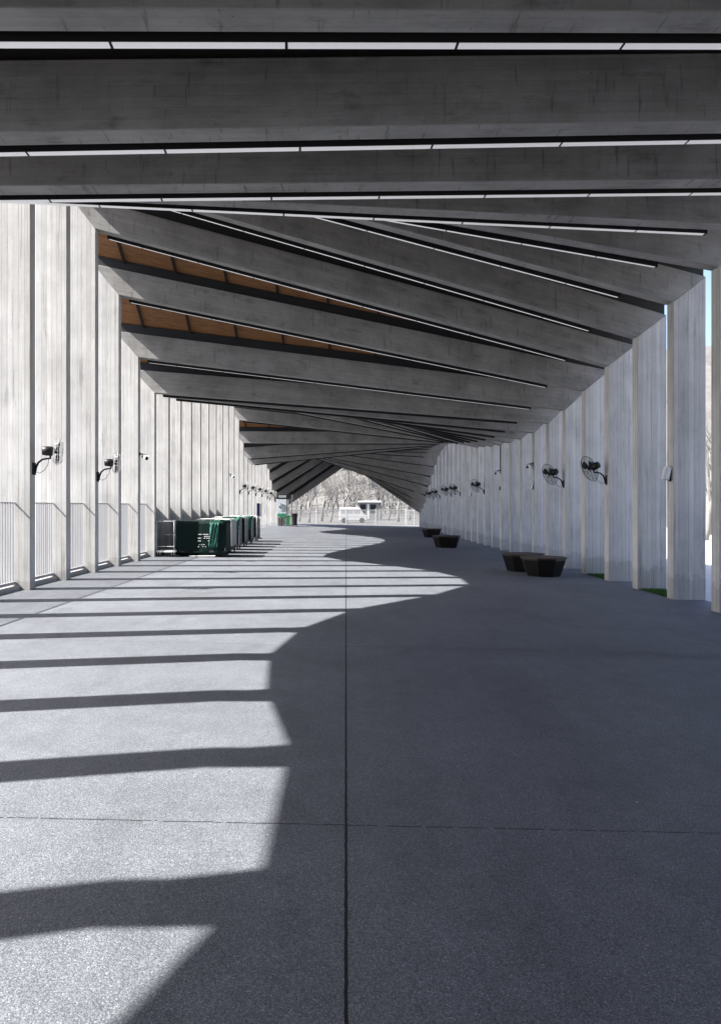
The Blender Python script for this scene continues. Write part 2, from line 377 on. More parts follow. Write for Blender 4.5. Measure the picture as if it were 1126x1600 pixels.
for a, b in zip(FR, FR[1:]):
    # ruled roof deck between two frames, brown underside with dark battens
    bm = bmesh.new(); uvl = bm.loops.layers.uv.verify(); NS = 24
    us = [-W_ + (a.len+W_+WR)*q/NS for q in range(NS+1)]
    def edge(fr, dz): return [bm.verts.new(fr.P(u, fr.soff(u)+dz, .125)) for u in us]
    a0, b0, a1, b1 = edge(a, a.rh), edge(b, b.rh), edge(a, a.dh), edge(b, b.dh)
    fs = []
    for q in range(NS):
        f = bm.faces.new((a0[q], a0[q+1], b0[q+1], b0[q])); f.material_index = 0
        for lp, uvv in zip(f.loops, ((us[q], 0), (us[q+1], 0), (us[q+1], SP), (us[q], SP))): lp[uvl].uv = uvv
        f = bm.faces.new((a1[q+1], a1[q], b1[q], b1[q+1])); f.material_index = 2
        f = bm.faces.new((a0[q+1], a0[q], a1[q], a1[q+1])); f.material_index = 2
        f = bm.faces.new((b0[q], b0[q+1], b1[q+1], b1[q])); f.material_index = 2
    f = bm.faces.new((a0[0], b0[0], b1[0], a1[0])); f.material_index = 2
    f = bm.faces.new((b0[-1], a0[-1], a1[-1], b1[-1])); f.material_index = 2
    bmesh.ops.recalc_face_normals(bm, faces=bm.faces)
    k = .12
    while k < a.len:
        pa, pb = a.P(k, a.soff(k)+a.rh-.018, .2), b.P(k, b.soff(k)+b.rh-.018, .05)
        d = (pb-pa); rot = d.to_track_quat('Y', 'Z').to_matrix()
        box(bm, (pa+pb)/2, (.055, d.length, .05), rot, 1); k += 1.24
    link('roof_panel', bm, [M['wood'], M['batten'], M['roof']], walk)
    # linear ceiling light hung just behind the beam
    u0, u1 = (.17 if a.i > 4 else .6), a.len-.86; n0, n1 = T_+.08, T_+(.165 if a.i < 6 else .14); bz = -.015 if a.i < 6 else -.05
    bm = bmesh.new()
    prism(bm, a, a.band(u0, u1, bz, .18), n0, n1, lambda u, z, n, f: (u, z))
    for q in range(5):
        u = u0+.4+(u1-u0-.8)*q/4
        prism(bm, a, [(u-.03, a.soff(u)+.15), (u+.03, a.soff(u)+.15), (u+.03, a.soff(u)+.19), (u-.03, a.soff(u)+.19)], T_-.01, n0+.01, lambda u, z, n, f: (u, z))
    ho = link('ceiling_light', bm, M['housing'], walk)
    bm = bmesh.new(); u = u0+.04; first = True
    while u < u1-.05:
        e = min(u + (0.72 if first else 1.225), u1-.04); first = False
        prism(bm, a, a.band(u, e, bz-.003, bz+.005), n0+.006, n1-.006, lambda u, z, n, f: (u, z))
        u = e+.022
    link('diffuser', bm, M['lamp'] if a.i < 12 else M['unlit'], ho)

# ------------------------------------------------------------------ bar fences and low walls in the left-hand bays
def bar_fence():
    o = bpy.data.objects.new('bar_fence', None); COL.objects.link(o)
    y0, y1 = T_+.02, SP-.02
    bm = bmesh.new(); bx(bm, -.016, .016, y0, y1, 1.515, 1.53, 0, .003); link('top_rail', bm, M['bar'], o)
    bm = bmesh.new(); bx(bm, -.03, .03, y0, y1, .10, .15, 0, .006); link('bottom_rail', bm, M['bar'], o)
    bm = bmesh.new(); y = y0+.05
    while y < y1-.02:
        bx(bm, -.011, .011, y-.010, y+.010, .14, 1.516); y += .10
    link('bars', bm, M['bar'], o)
    bm = bmesh.new(); bx(bm, -.07, .09, y0, y1, -.02, .07, 0, .01); link('sill', bm, M['lowwall'], o)
    return o
pf = bar_fence()
names = ['nearest the camera', 'second from the camera', 'third from the camera', 'fourth from the camera', 'fifth from the camera', 'sixth from the camera', 'seventh from the camera',
         'eighth from the camera', 'ninth from the camera', 'tenth from the camera']
vis = [-1, 0, 1, 2, 3, 4]
for q, j in enumerate(range(-5, 5)):
    o = pf if q == 0 else copy_tree(pf)
    o.location = (-L-.27, SP*(7.69+j), gz(-L-.27))
    if j in vis:
        r = vis.index(j)
        lab = ['pale bar fence at the left edge of the photo, before the first whole column', 'pale bar fence under the nearest wall fan on the left',
               'pale bar fence just beyond the column with the nearest left fan', 'pale bar fence beside the second left fan column',
               'narrow pale bar fence seen between second fan and white camera on left', 'farthest pale bar fence, next to the empty cage trolley'][r]
    else: lab = 'pale bar fence between left columns just out of the photo'
    tag(o, lab, 'fence', 'bar fences between the left columns')
def low_wall(j):
    fr = fr_left(j); bm = bmesh.new(); uvl = bm.loops.layers.uv.verify()
    bx(bm, -L-W_-.02, -L-W_+.10, fr.y+T_-.01, fr.y+SP+.03, 0, 1.5+gz(-6), 0, .012)
    for f in bm.faces:
        for lp in f.loops: lp[uvl].uv = (lp.vert.co.y, lp.vert.co.z)
    o = link('low_wall', bm, M['lowwall'])
    bm = bmesh.new(); bx(bm, -L-W_-.04, -L-W_+.12, fr.y+T_, fr.y+SP, 1.5+gz(-6)+.002, 1.5+gz(-6)+.05, 0, .01); link('coping', bm, M['bar'], o)
    return o
for q, j in enumerate(range(5, 12)):
    tag(low_wall(j), 'concrete low wall between left columns behind the green trolleys, %s' % ['closest one', 'second one', 'third one', 'fourth one', 'fifth one', 'sixth one', 'farthest one'][q], 'low wall', 'low walls between the left columns')

# ------------------------------------------------------------------ wall fans
def make_fan(side, ax, RR, wire):
    """origin on the column's inner face; side = +1 on the left wall (fan leans to +x)"""
    s = side; o = bpy.data.objects.new('wall_fan', None); COL.objects.link(o)
    bm = bmesh.new(); bx(bm, *( (0, .03) if s > 0 else (-.03, 0)), .05, .15, -.16, .06, 0, .008); link('mounting_plate', bm, M['black'], o)
    bm = bmesh.new(); pts = [(s*.03, .10, -.12), (s*.05, .10, -.02), (s*.09, .10, .06), (s*.16, .10, .115), (s*.25, .10, .13), (s*.30, .10, .13), (s*.30, .10, .20)]
    tube(bm, pts, [.022, .022, .019, .017, .016, .016, .02], 8); link('arm', bm, M['black'], o, True)
    hub = Vector((s*.30, .10, .26)); A = Vector(ax).normalized()
    q = A.to_track_quat('Z', 'Y').to_matrix().to_4x4(); mt = Matrix.Translation(hub) @ q
    bm = bmesh.new(); lathe(bm, [(.03, -.14), (.075, -.13), (.085, -.05), (.085, .03), (.06, .06), (.02, .07)], mt, 18); link('motor', bm, M['black'], o, True)
    bm = bmesh.new()
    for rr, zz in ((RR, .12), (RR*.87, .065), (.18, .05), (.09, .05), (RR*.87, .175), (.18, .20), (.09, .21)): ring(bm, mt @ Vector((0, 0, zz)), A, rr, .003 if rr < RR else (.008 if RR > .28 else .005), 30, 4)
    for k in range(20):
        an = 2*math.pi*k/20; c, sn = math.cos(an), math.sin(an)
        tube(bm, [mt @ Vector((r*c, r*sn, z)) for r, z in ((.03, .05), (.15, .045), (RR*.87, .065), (RR, .12), (RR*.87, .175), (.15, .205), (.03, .21))], .0026, 4, cap=False)
    link('cage', bm, wire, o)
    bm = bmesh.new()
    for k in range(3):
        a0 = 2*math.pi*k/3+.4; vs = []
        for r, da, dz in ((.05, -.3, .02), (.16, -.42, .03), (.255, -.30, .03), (.27, 0, 0), (.255, .30, -.03), (.16, .42, -.03), (.05, .3, -.02)):
            vs.append(mt @ Vector((r*RR/.3*math.cos(a0+da), r*RR/.3*math.sin(a0+da), .12+dz)))
        lo = [bm.verts.new(p) for p in vs]; hi = [bm.verts.new(p + A*.004) for p in vs]
        bm.faces.new(lo[::-1]); bm.faces.new(hi)
        for e in range(7): bm.faces.new((lo[e], lo[(e+1) % 7], hi[(e+1) % 7], hi[e]))
    tube(bm, [mt @ Vector((0, 0, .06)), mt @ Vector((0, 0, .15))], .04, 12)
    link('blades', bm, M['black'], o)
    bm = bmesh.new()
    tube(bm, [(s*.28, .09, .15), (s*.27, .07, .02), (s*.21, .06, -.08), (s*.12, .07, -.13), (s*.04, .09, -.10)], .005, 5); link('cable', bm, M['black'], o)
    return o
gl, gr = 'black wall fans on the left columns', 'black wall fans on the right columns'
fl = make_fan(+1, (.93, .38, -.04), .235, M['sunlitwire'])
LF = [(0, 2.30, 'nearest wall fan on the left, black motor box above a bent arm'), (2, 2.29, 'second wall fan on the left, pale round motor beside white camera column'),
      (15, 2.35, 'far left black fan above the end of the green trolleys, first of its row'), (17, 2.35, 'far left black fan, second of the row beyond the trolleys'),
      (19, 2.33, 'far left black fan, third of the row beyond the trolleys'), (21, 2.3, 'far left black fan, fourth of the row beyond the trolleys'),
      (23, 2.2, 'far left black fan, last but one before the poster kiosk'), (24, 2.15, 'far left black fan, closest to the poster kiosk')]
for q, (j, z, lab) in enumerate(LF):
    o = fl if q == 0 else copy_tree(fl)
    p = left_pt(j); o.location = (p.x, p.y+.02, z); tag(o, lab, 'fan', gl)
    if j > 2: o.rotation_euler.z = random.uniform(-.3, .3)*0
fr_ = make_fan(-1, (-.62, .70, -.34), .31, M['wire'])
RF = [(3, 2.24, 'nearest wall fan on the right, round wire cage tilted at dark motor'), (5, 2.25, 'second wall fan on the right, wire cage above the dark benches'),
      (12, 2.25, 'lone black wall fan on the right beside the camera with conduit'), (16, 2.25, 'far right black fan, first of the distant cluster'),
      (18, 2.25, 'far right black fan, second of the distant cluster'), (21, 2.2, 'far right black fan, third of the distant cluster'), (23, 2.15, 'far right black fan, most distant of the cluster')]
for q, (k, z, lab) in enumerate(RF):
    o = fr_ if q == 0 else copy_tree(fr_)
    p = right_pt(k); o.location = (p.x, p.y+.02, z); tag(o, lab, 'fan', gr)

# ------------------------------------------------------------------ security cameras and white wall boxes
def make_camera(s):
    o = bpy.data.objects.new('security_camera', None); COL.objects.link(o)
    bm = bmesh.new(); tube(bm, [(0, .1, .03), (s*.06, .1, .03), (s*.11, .1, .01), (s*.12, .1, -.04)], .016, 8); lathe(bm, [(.045, 0), (.045, .02)], Matrix.Translation((0, .1, .03)) @ Matrix.Rotation(s*math.pi/2, 4, 'Y'), 14)
    link('bracket', bm, M['black'], o, False)
    bm = bmesh.new(); A = Vector((s*.55, -.8, -.25)); q = A.to_track_quat('Z', 'Y').to_matrix().to_4x4(); mt = Matrix.Translation((s*.14, .12, -.06)) @ q
    lathe(bm, [(.03, -.14), (.055, -.12), (.058, .11), (.052, .14)], mt, 16); link('body', bm, M['white'], o, False)
    bm = bmesh.new(); lathe(bm, [(.045, .141), (.045, .148), (.02, .15)], mt, 16); link('lens', bm, M['glass'], o)
    bm = bmesh.new(); box(bm, mt @ Vector((0, 0, .03)) + Vector((0, 0, .066)), (.13, .30, .008), A.to_track_quat('-Y', 'Z').to_matrix(), 0, .003); link('sunshade', bm, M['white'], o)
    return o
cl_ = make_camera(1); gcam = 'white security cameras on the columns'
p = left_pt(4); cl_.location = (p.x, p.y, 2.95); tag(cl_, 'white security camera on the left column past the second fan', 'security camera', gcam)
o = copy_tree(cl_); p = left_pt(13); o.location = (p.x, p.y, 3.05); tag(o, 'small white security camera high above the green trolleys on the left', 'security camera', gcam)
cr_ = make_camera(-1)
p = right_pt(7); cr_.location = (p.x, p.y, 2.93); tag(cr_, 'dark lensed white security camera above small white box on right column', 'security camera', gcam)
o = copy_tree(cr_); p = right_pt(10); o.location = (p.x, p.y, 2.95); tag(o, 'white security camera at the end of a vertical conduit on right column', 'security camera', gcam)
bm = bmesh.new(); tube(bm, [(p.x-.02, p.y+.1, 2.99), (p.x-.02, p.y+.1, Frame(16.69).zr+.2)], .016, 8); tube(bm, [(p.x-.02, p.y+.12, 2.2), (p.x-.02, p.y+.12, 2.35)], .03, 8)
tag(link('conduit', bm, M['black']), 'black vertical conduit running up the right column to the roof', 'conduit')
def make_box():
    o = bpy.data.objects.new('wall_box', None); COL.objects.link(o)
    bm = bmesh.new(); bx(bm, -.03, 0, .08, .14, -.15, .13, 0, .006); link('bracket', bm, M['black'], o)
    bm = bmesh.new(); box(bm, (-.09, .09, 0), (.11, .13, .25), Matrix.Rotation(.22, 3, 'Y'), 0, .02); link('body', bm, M['white'], o)
    bm = bmesh.new(); box(bm, (-.125, .02, -.005), (.07, .006, .19), Matrix.Rotation(.22, 3, 'Y'), 0, .002); link('grille', bm, M['steel'], o)
    return o
b0 = make_box(); gb = 'white boxes on the right columns'
for q, (k, z, lab) in enumerate([(1, 2.2, 'white wall box on the right column nearest the bright gap'), (7, 2.27, 'white wall box below the camera on right column'), (14, 2.2, 'small distant white wall box beyond the lone right fan')]):
    o = b0 if q == 0 else copy_tree(b0)
    p = right_pt(k); o.location = (p.x, p.y, z); tag(o, lab, 'wall box', gb)
p = right_pt(1); bm = bmesh.new(); tube(bm, [(p.x-.008, p.y+.20, 1.7), (p.x-.008, p.y+.20, 2.65)], .007, 6)
tag(link('cable', bm, M['black']), 'thin black cable running behind the nearest white wall box', 'cable')

# ------------------------------------------------------------------ faceted seats on the right
def make_seat(r=.50, h=.44, rb=.36):
    o = bpy.data.objects.new('planter_bench', None); COL.objects.link(o)
    bm = bmesh.new(); lathe(bm, [(rb-.03, 0), (rb, .03), (r-.02, h-.07), (r-.02, h-.045)], None, 8); link('base', bm, M['seatbase'], o)
    bm = bmesh.new(); lathe(bm, [(r+.0, h-.043), (r+.015, h-.03), (r+.015, h-.008), (r, h)], None, 8); link('seat', bm, M['seat'], o)
    return o
s0 = make_seat(.56, .46, .42)
for q, (x, y, rz, sc, lab) in enumerate([(4.80, 18.35, .30, 1.0, 'dark faceted bench nearest the camera on the right'), (4.60, 19.6, .05, 1.0, 'dark faceted bench directly behind the nearest one'),
        (4.05, 30.4, .1, 1.05, 'dark faceted bench halfway to the far opening'), (4.60, 40.5, .2, 1.0, 'most distant dark faceted bench beside the far opening')]):
    o = s0 if q == 0 else copy_tree(s0)
    o.location = (x, y, gz(x)); o.rotation_euler = (0, 0, rz); o.scale = (sc, sc, sc); tag(o, lab, 'bench', 'faceted benches along the right columns')

# ------------------------------------------------------------------ cage trolleys with green covers
def trolley(kind, wd, dp, ht, x, y, rz, lab):
    o = thing('cage_trolley', lab, 'trolley', (x, y, gz(x)), rz, 'cage trolleys along the left columns')
    hx, hy = wd/2, dp/2
    bm = bmesh.new()
    for sx in (-1, 1): bx(bm, sx*hx-.03, sx*hx+.03, -hy, hy, .13, .18, 0, .006)
    for sy in (-1, 1): bx(bm, -hx+.03, hx-.03, sy*hy-.03, sy*hy+.03, .131, .179, 0, .006)
    bx(bm, -hx+.04, hx-.04, -hy+.04, hy-.04, .15, .165); link('base', bm, M['white'] if kind == 'empty' else M['wire'], o)
    for sx in (-1, 1):
        for sy in (-1, 1):
            bm = bmesh.new(); lathe(bm, [(.045, -.02), (.06, -.012), (.06, .012), (.045, .02)], Matrix.Translation((sx*(hx-.05), sy*(hy-.05), .06)) @ Matrix.Rotation(math.pi/2, 4, 'Y'), 14)
            bx(bm, sx*(hx-.05)-.035, sx*(hx-.05)-.025, sy*(hy-.05)-.03, sy*(hy-.05)+.03, .05, .135, 1); bx(bm, sx*(hx-.05)+.025, sx*(hx-.05)+.035, sy*(hy-.05)-.03, sy*(hy-.05)+.03, .05, .135, 1)
            link('caster', bm, [M['rubber'], M['white']], o)
    for sx in (-1, 1):
        bm = bmesh.new()
        pts = [(sx*hx, -hy, .18), (sx*hx, -hy, ht-.05), (sx*hx, -hy+.05, ht), (sx*hx, hy-.05, ht), (sx*hx, hy, ht-.05), (sx*hx, hy, .18)]
        tube(bm, pts, .012, 8); link('side_frame', bm, M['steel'], o, True)
    bm = bmesh.new()
    for sx in (-1, 1):
        if kind == 'empty': tube(bm, [(sx*hx, -hy, .55), (sx*hx, hy, .55)], .006, 5); continue
        for k in range(1, 5): tube(bm, [(sx*hx, -hy+dp*k/5, .18), (sx*hx, -hy+dp*k/5, ht)], .005, 5)
        for k in range(1, 4): tube(bm, [(sx*hx, -hy, .18+(ht-.18)*k/4), (sx*hx, hy, .18+(ht-.18)*k/4)], .005, 5)
    for k in range(1, 2 if kind == 'empty' else 3): tube(bm, [(-hx, hy, .18+(ht-.18)*k/2), (hx, hy, .18+(ht-.18)*k/2)], .008, 6)
    link('side_wires', bm, M['steel'], o)
    if kind == 'empty':
        bm = bmesh.new(); tube(bm, [(-hx, -hy, ht-.02), (hx, -hy, ht-.02)], .012, 6); tube(bm, [(-hx, -hy, .3), (hx, -hy, .3)], .01, 6); link('front_bar', bm, M['steel'], o)
        return o
    # the cover: a sagging soft box
    rnd = random.Random(int(y*10)); bm = bmesh.new(); NX, NY, NZ = 14, 10, 8
    bmesh.ops.create_cube(bm, size=1); bmesh.ops.subdivide_edges(bm, edges=bm.edges[:], cuts=9, use_grid_fill=True)
    for vtx in bm.verts:
        c = vtx.co; tz = c.z+.5
        sag = .05*(1-(2*c.x)**2)*(1-(2*c.y)**2)*(1 if tz > .95 else 0)
        fl = .035*math.sin(c.x*21+rnd.random()*.6)*(1-tz)*(abs(c.y) > .49) + .03*math.sin(c.y*19+rnd.random()*.6)*(1-tz)*(abs(c.x) > .49)
        big = .07 if kind == 'draped' else -.06; px, py = c.x*(wd+big), c.y*(dp+big)
        px += (fl if abs(c.x) > .49 else 0)*(1 if c.x > 0 else -1); py += (fl if abs(c.y) > .49 else 0)*(1 if c.y > 0 else -1)
        pz = (.06 if kind == 'draped' else .17)+tz*(ht-(.03 if kind == 'draped' else .22))-sag + rnd.uniform(-.006, .006)
        vtx.co = (px, py, pz)
    cov = link('cover', bm, M['tarp'], o, True)
    if kind in ('draped', 'net'):
        bm = bmesh.new(); NU, NV = 10, 18; grid = []
        x0, x1 = (hx-.42, hx-.14) if kind == 'draped' else (hx*.1, hx+.03)
        for i in range(NU+1):
            row = []
            for k in range(NV+1):
                t = k/NV; px = x0+(x1-x0)*i/NU
                if t < .42: py, pz = hy*(1-t/.42*2)+.0, ht+.05+.02*math.sin(i*2.1+k)
                else: py, pz = -hy-.085-.03*math.sin(i*1.9+k*.4), ht-.0-(t-.42)/.58*(ht*(.72 if kind == 'draped' else .45))
                if t >= .42: px = px*(1-.25*(t-.42)) + (-.12*(t-.42) if kind == 'draped' else 0) + .15*(t-.42)*hx
                row.append(bm.verts.new((px+rnd.uniform(-.012, .012), py+rnd.uniform(-.008, .008), pz+rnd.uniform(-.012, .012))))
            grid.append(row)
        for i in range(NU):
            for k in range(NV): bm.faces.new((grid[i][k], grid[i+1][k], grid[i+1][k+1], grid[i][k+1]))
        bmesh.ops.recalc_face_normals(bm, faces=bm.faces); bmesh.ops.solidify(bm, geom=bm.faces[:], thickness=.012)
        link('draped_net', bm, M['teal'], o, True)
    if kind == 'draped':
        # pale printed lines, too small in the photograph to read
        bm = bmesh.new(); yy = -hy-.05
        for z, segs in ((.66, ((-.08, .02), (.06, .22), (.26, .31))), (.60, ((.09, .20), (.22, .28))), (.55, ((-.09, .0), (.08, .12), (.15, .32))), (.47, ((-.09, -.01), (.2, .30))), (.36, ((-.07, -.04), (.0, .03), (.06, .10))), (.30, ((-.09, -.06), (.04, .07), (.12, .14)))):
            for a, b in segs:
                x = a
                while x < b:
                    ww = rnd.uniform(.015, .035); bx(bm, x, min(x+ww, b), yy-.004, yy+.004, z-.012*rnd.uniform(.6, 1), z+.014*rnd.uniform(.6, 1)); x += ww+.008
        link('printed_lines', bm, M['white'], cov)
        bm = bmesh.new(); box(bm, (.05, -hy-.16, .035), (.75, .05, .03), Matrix.Rotation(.10, 3, 'Z'), 0, .005); link('tow_bar', bm, M['white'], o)
    if kind == 'panel':
        bm = bmesh.new(); bx(bm, hx+.004, hx+.02, -hy+.04, hy-.04, .22, ht-.03, 0, .004); link('side_panel', bm, M['bar'], o)
    if kind == 'lid' or kind == 'panel':
        bm = bmesh.new(); bx(bm, -hx+.06, hx-.05, -hy+.05, hy-.05, ht+.0, ht+.03, 0, .01); link('lid', bm, M['white'], o)
    return o
trolley('empty', .50, .62, 1.05, -5.22, 22.1, 0.0, 'empty wire cage trolley on white casters at the near end of the row')
trolley('draped', 1.38, 1.0, 1.02, -4.25, 22.6, 0.02, 'large dark green covered trolley with pale print and teal net')
trolley('panel', 1.15, 1.05, 1.05, -4.20, 24.3, -.02, 'grey sided trolley directly behind the large green one')
trolley('net', 1.25, .8, 1.05, -4.28, 26.0, .03, 'dark trolley with teal net hanging over its top, third covered one')
trolley('lid', 1.2, .75, 1.06, -4.28, 27.9, .0, 'dark covered trolley with white lid, fourth in the row')
trolley('net', 1.2, .75, 1.04, -4.30, 29.8, .02, 'dark trolley under a teal net, fifth in the row')
trolley('lid', 1.2, .75, 1.05, -4.34, 31.9, .0, 'farthest dark covered trolley with white lid at the end of the row')

# navy sign on a post just past the trolleys
o = thing('sign_post', 'narrow navy blue upright sign panel just past the far end of trolleys', 'sign', (-4.02, 34.6, gz(-4)))
bm = bmesh.new(); bx(bm, -.07, .07, -.06, .06, 1.02, 1.62, 0, .006); link('panel', bm, M['navy'], o)
bm = bmesh.new(); bx(bm, .075, .15, -.06, .06, 1.02, 1.60, 0, .006); link('side_panel', bm, M['steel'], o)
bm = bmesh.new(); bx(bm, -.07, .07, -.05, .05, .03, .92, 0, .006); bx(bm, -.16, .16, -.12, .12, .0, .03, 0, .005); bx(bm, -.03, .03, -.03, .03, .90, 1.03); link('post', bm, M['black'], o)

# poster kiosk near the far end
kx, ky = -4.62, 55.5
o = thing('poster_kiosk', 'tall kiosk with pale poster, black header and green artwork near far end', 'kiosk', (kx, ky, gz(kx)), .12)
bm = bmesh.new(); bx(bm, -.5, .38, -.3, .3, 0, 2.0, 0, .01); link('cabinet', bm, M['bar'], o)
bm = bmesh.new(); bx(bm, -.52, .56, -.32, .32, 2.003, 2.32, 0, .01); h_ = link('header', bm, M['black'], o)
bm = bmesh.new(); bx(bm, -.36, .20, -.332, -.322, 2.08, 2.26); link('header_panel', bm, M['steel'], h_)
bm = bmesh.new(); bx(bm, -.47, .20, -.312, -.303, .85, 1.98); po = link('poster', bm, M['poster'], o)
bm = bmesh.new(); pts = []
for k in range(21):
    t = k/20*2*math.pi; pts.append((-.10+.24*math.cos(t), -.316, 1.42+.15*math.sin(t)*(1+.35*math.cos(t))))
tube(bm, pts, .018, 5)
tube(bm, [(-.34, -.316, 1.42), (-.1, -.316, 1.36), (.14, -.316, 1.5)], .014, 5); tube(bm, [(-.25, -.316, 1.66), (-.05, -.316, 1.60)], .012, 5); tube(bm, [(-.2, -.316, 1.12), (.15, -.316, 1.14)], .012, 5)
link('emblem', bm, M['ink'], po)
bm = bmesh.new(); rr = random.Random(3)
for k in range(26):
    c = Vector((-.16+rr.uniform(-.27, .27), -.318, .78+rr.uniform(-.17, .14))); rad = rr.uniform(.03, .075)
    lathe(bm, [(rad*.4, -.004), (rad, 0), (rad*.4, .004)], Matrix.Translation(c) @ Matrix.Rotation(math.pi/2, 4, 'X'), 7)
tube(bm, [(-.15, -.318, .05), (-.15, -.318, .66)], .035, 5, 1); tube(bm, [(-.34, -.318, .05), (-.34, -.318, .6)], .03, 5, 1)
link('tree_artwork', bm, [M['green'], M['seat']], po)
o = thing('lamp_post', 'slim white post with square head beside the poster kiosk', 'post', (-4.02, 55.6, gz(-4)))
bm = bmesh.new(); bx(bm, -.035, .035, -.035, .035, 0, 1.95, 0, .005); link('pole', bm, M['white'], o)
bm = bmesh.new(); bx(bm, -.10, .10, -.07, .07, 1.951, 2.32, 0, .01); link('head', bm, M['white'], o)
def wheelie(x, y, m, lab, hh, ww):
    o = thing('waste_bin', lab, 'bin', (x, y, gz(x)))
    bm = bmesh.new(); lathe(bm, [(ww*.36, .06), (ww*.42, .08), (ww*.5, hh-.1), (ww*.5, hh-.08)], Matrix.Rotation(math.pi/4, 4, 'Z'), 4); link('body', bm, m, o)
    bm = bmesh.new(); lathe(bm, [(ww*.54, hh-.078), (ww*.54, hh-.04), (ww*.30, hh)], Matrix.Rotation(math.pi/4, 4, 'Z'), 4); link('lid', bm, m, o)
    bm = bmesh.new()
    for s in (-1, 1): lathe(bm, [(.05, -.02), (.05, .02)], Matrix.Translation((s*ww*.3, .1, .05)) @ Matrix.Rotation(math.pi/2, 4, 'Y'), 10)
    link('wheels', bm, M['rubber'], o)
wheelie(-3.76, 55.3, M['black'], 'black waste bin on the right of the white post at far end', .95, .52)
wheelie(-4.20, 54.6, M['leafgreen'], 'green waste bin standing before the poster kiosk', .82, .42)
# small globe light under a far beam
f32 = Frame(31.69)
bm = bmesh.new(); u = 3.1; c = f32.P(u, f32.soff(u)+.25, -.06); bmesh.ops.create_icosphere(bm, subdivisions=2, radius=.07, matrix=Matrix.Translation(c)); tube(bm, [c, c+Vector((0, .07, 0))], .03, 8)
tag(link('globe_lamp', bm, M['white'], None, True), 'small white globe fixed to a far sloping beam above the opening', 'lamp')

# turf showing between the right-hand columns
def turf(k, n):
    bm = bmesh.new(); p = right_pt(k); rr = random.Random(k)
    x0, x1, y0, y1 = R+.02, R+W_-.06, p.y+T_+.03, p.y+SP-.03
    v = [bm.verts.new((x, y, gz(x)+.006)) for x, y in ((x0, y0), (x1, y0), (x1, y1), (x0, y1))]; bm.faces.new(v)
    for q in range(n):
        x, y = rr.uniform(x0, x1), rr.uniform(y0, y1); a = rr.uniform(0, 6.28); h = rr.uniform(.02, .05); wv = .006
        d = Vector((math.cos(a), math.sin(a), 0))*wv; b = Vector((x, y, gz(x)+.004)); lean = Vector((rr.uniform(-.02, .02), rr.uniform(-.02, .02), h))
        bm.faces.new((bm.verts.new(b-d), bm.verts.new(b+d), bm.verts.new(b+lean)))
    o = link('turf', bm, M['grass']); o['kind'] = 'stuff'; o['label'] = 'short green turf between right columns'; return o
for k in (1, 3): turf(k, 2500)
# ------------------------------------------------------------------ beyond the far end: fence, van, hut, gate, bare trees, hill
def px(x, y, D): return ((x-540.5)*D/F, D, CAM_H+(790-y)*D/F)
GZ = -.34
o = thing('mesh_fence', 'long pale mesh fence standing beyond the far opening', 'fence', (0, 76, GZ))
bm = bmesh.new()
for k in range(268): tube(bm, [(-9+k*.09, 0, .1), (-9+k*.09, 0, 1.45)], .024, 4)
link('bars', bm, M['mesh'], o)
bm = bmesh.new(); bx(bm, -9.1, 15.1, -.03, .03, 1.45, 1.53); bx(bm, -9.1, 15.1, -.03, .03, .05, .10); bx(bm, -9.1, 15.1, -.02, .02, .78, .82); link('rails', bm, M['mesh'], o)
for k in range(9):
    bm = bmesh.new(); bx(bm, -9+k*3-.05, -9+k*3+.05, -.06, .06, -.03, 1.62); link('post', bm, M['steel'], o)
# white van
vx, vd = px(551, 810, 84)[0], 84
o = thing('parked_van', 'white van parked behind the pale mesh fence', 'van', (vx, vd, GZ), 0)
bm = bmesh.new(); prof = [(-1.5, .3), (1.55, .3), (1.6, .8), (1.25, .95), (.85, 1.62), (.6, 1.75), (-1.35, 1.75), (-1.5, 1.6)]
a = [bm.verts.new((x, -.75, z)) for x, z in prof]; b = [bm.verts.new((x, .75, z)) for x, z in prof]
bm.faces.new(a); bm.faces.new(b[::-1])
for k in range(len(prof)): bm.faces.new((a[k], b[k], b[(k+1) % len(prof)], a[(k+1) % len(prof)]))
bmesh.ops.recalc_face_normals(bm, faces=bm.faces); bevel_all(bm, .05); link('body', bm, M['carpaint'], o, False)
for x0, x1 in ((.1, .8), (-.6, .02), (-1.3, -.68)):
    bm = bmesh.new(); bx(bm, x0, x1, -.757, -.745, 1.05, 1.52, 0, .004); link('window', bm, M['vanglass'], o)
for x in (-.95, 1.0):
    for y in (-.68, .68):
        bm = bmesh.new(); lathe(bm, [(.2, -.1), (.3, -.08), (.3, .08), (.2, .1)], Matrix.Translation((x, y, .3)) @ Matrix.Rotation(math.pi/2, 4, 'X'), 18); link('wheel', bm, M['rubber'], o)
# hut
hx_, hd = px(575, 800, 105)[0], 105
o = thing('garden_hut', 'small pale hut with flat white roof and dark openings among trees', 'hut', (hx_, hd, GZ))
bm = bmesh.new(); bx(bm, -1.5, 1.5, -.9, .9, 0, 2.35, 0, .02); link('wall', bm, M['mesh'], o)
bm = bmesh.new(); bx(bm, -1.8, 1.8, -1.2, 1.2, 2.352, 2.62, 0, .03); link('roof', bm, M['carpaint'], o)
for x in (-.75, .65):
    bm = bmesh.new(); bx(bm, x-.4, x+.4, -.925, -.90, .9, 2.1, 0, .004); link('window', bm, M['glass'], o)
bm = bmesh.new(); bx(bm, -.12, .08, -.93, -.91, .1, 2.2, 0, .004); link('door', bm, M['white'], o)
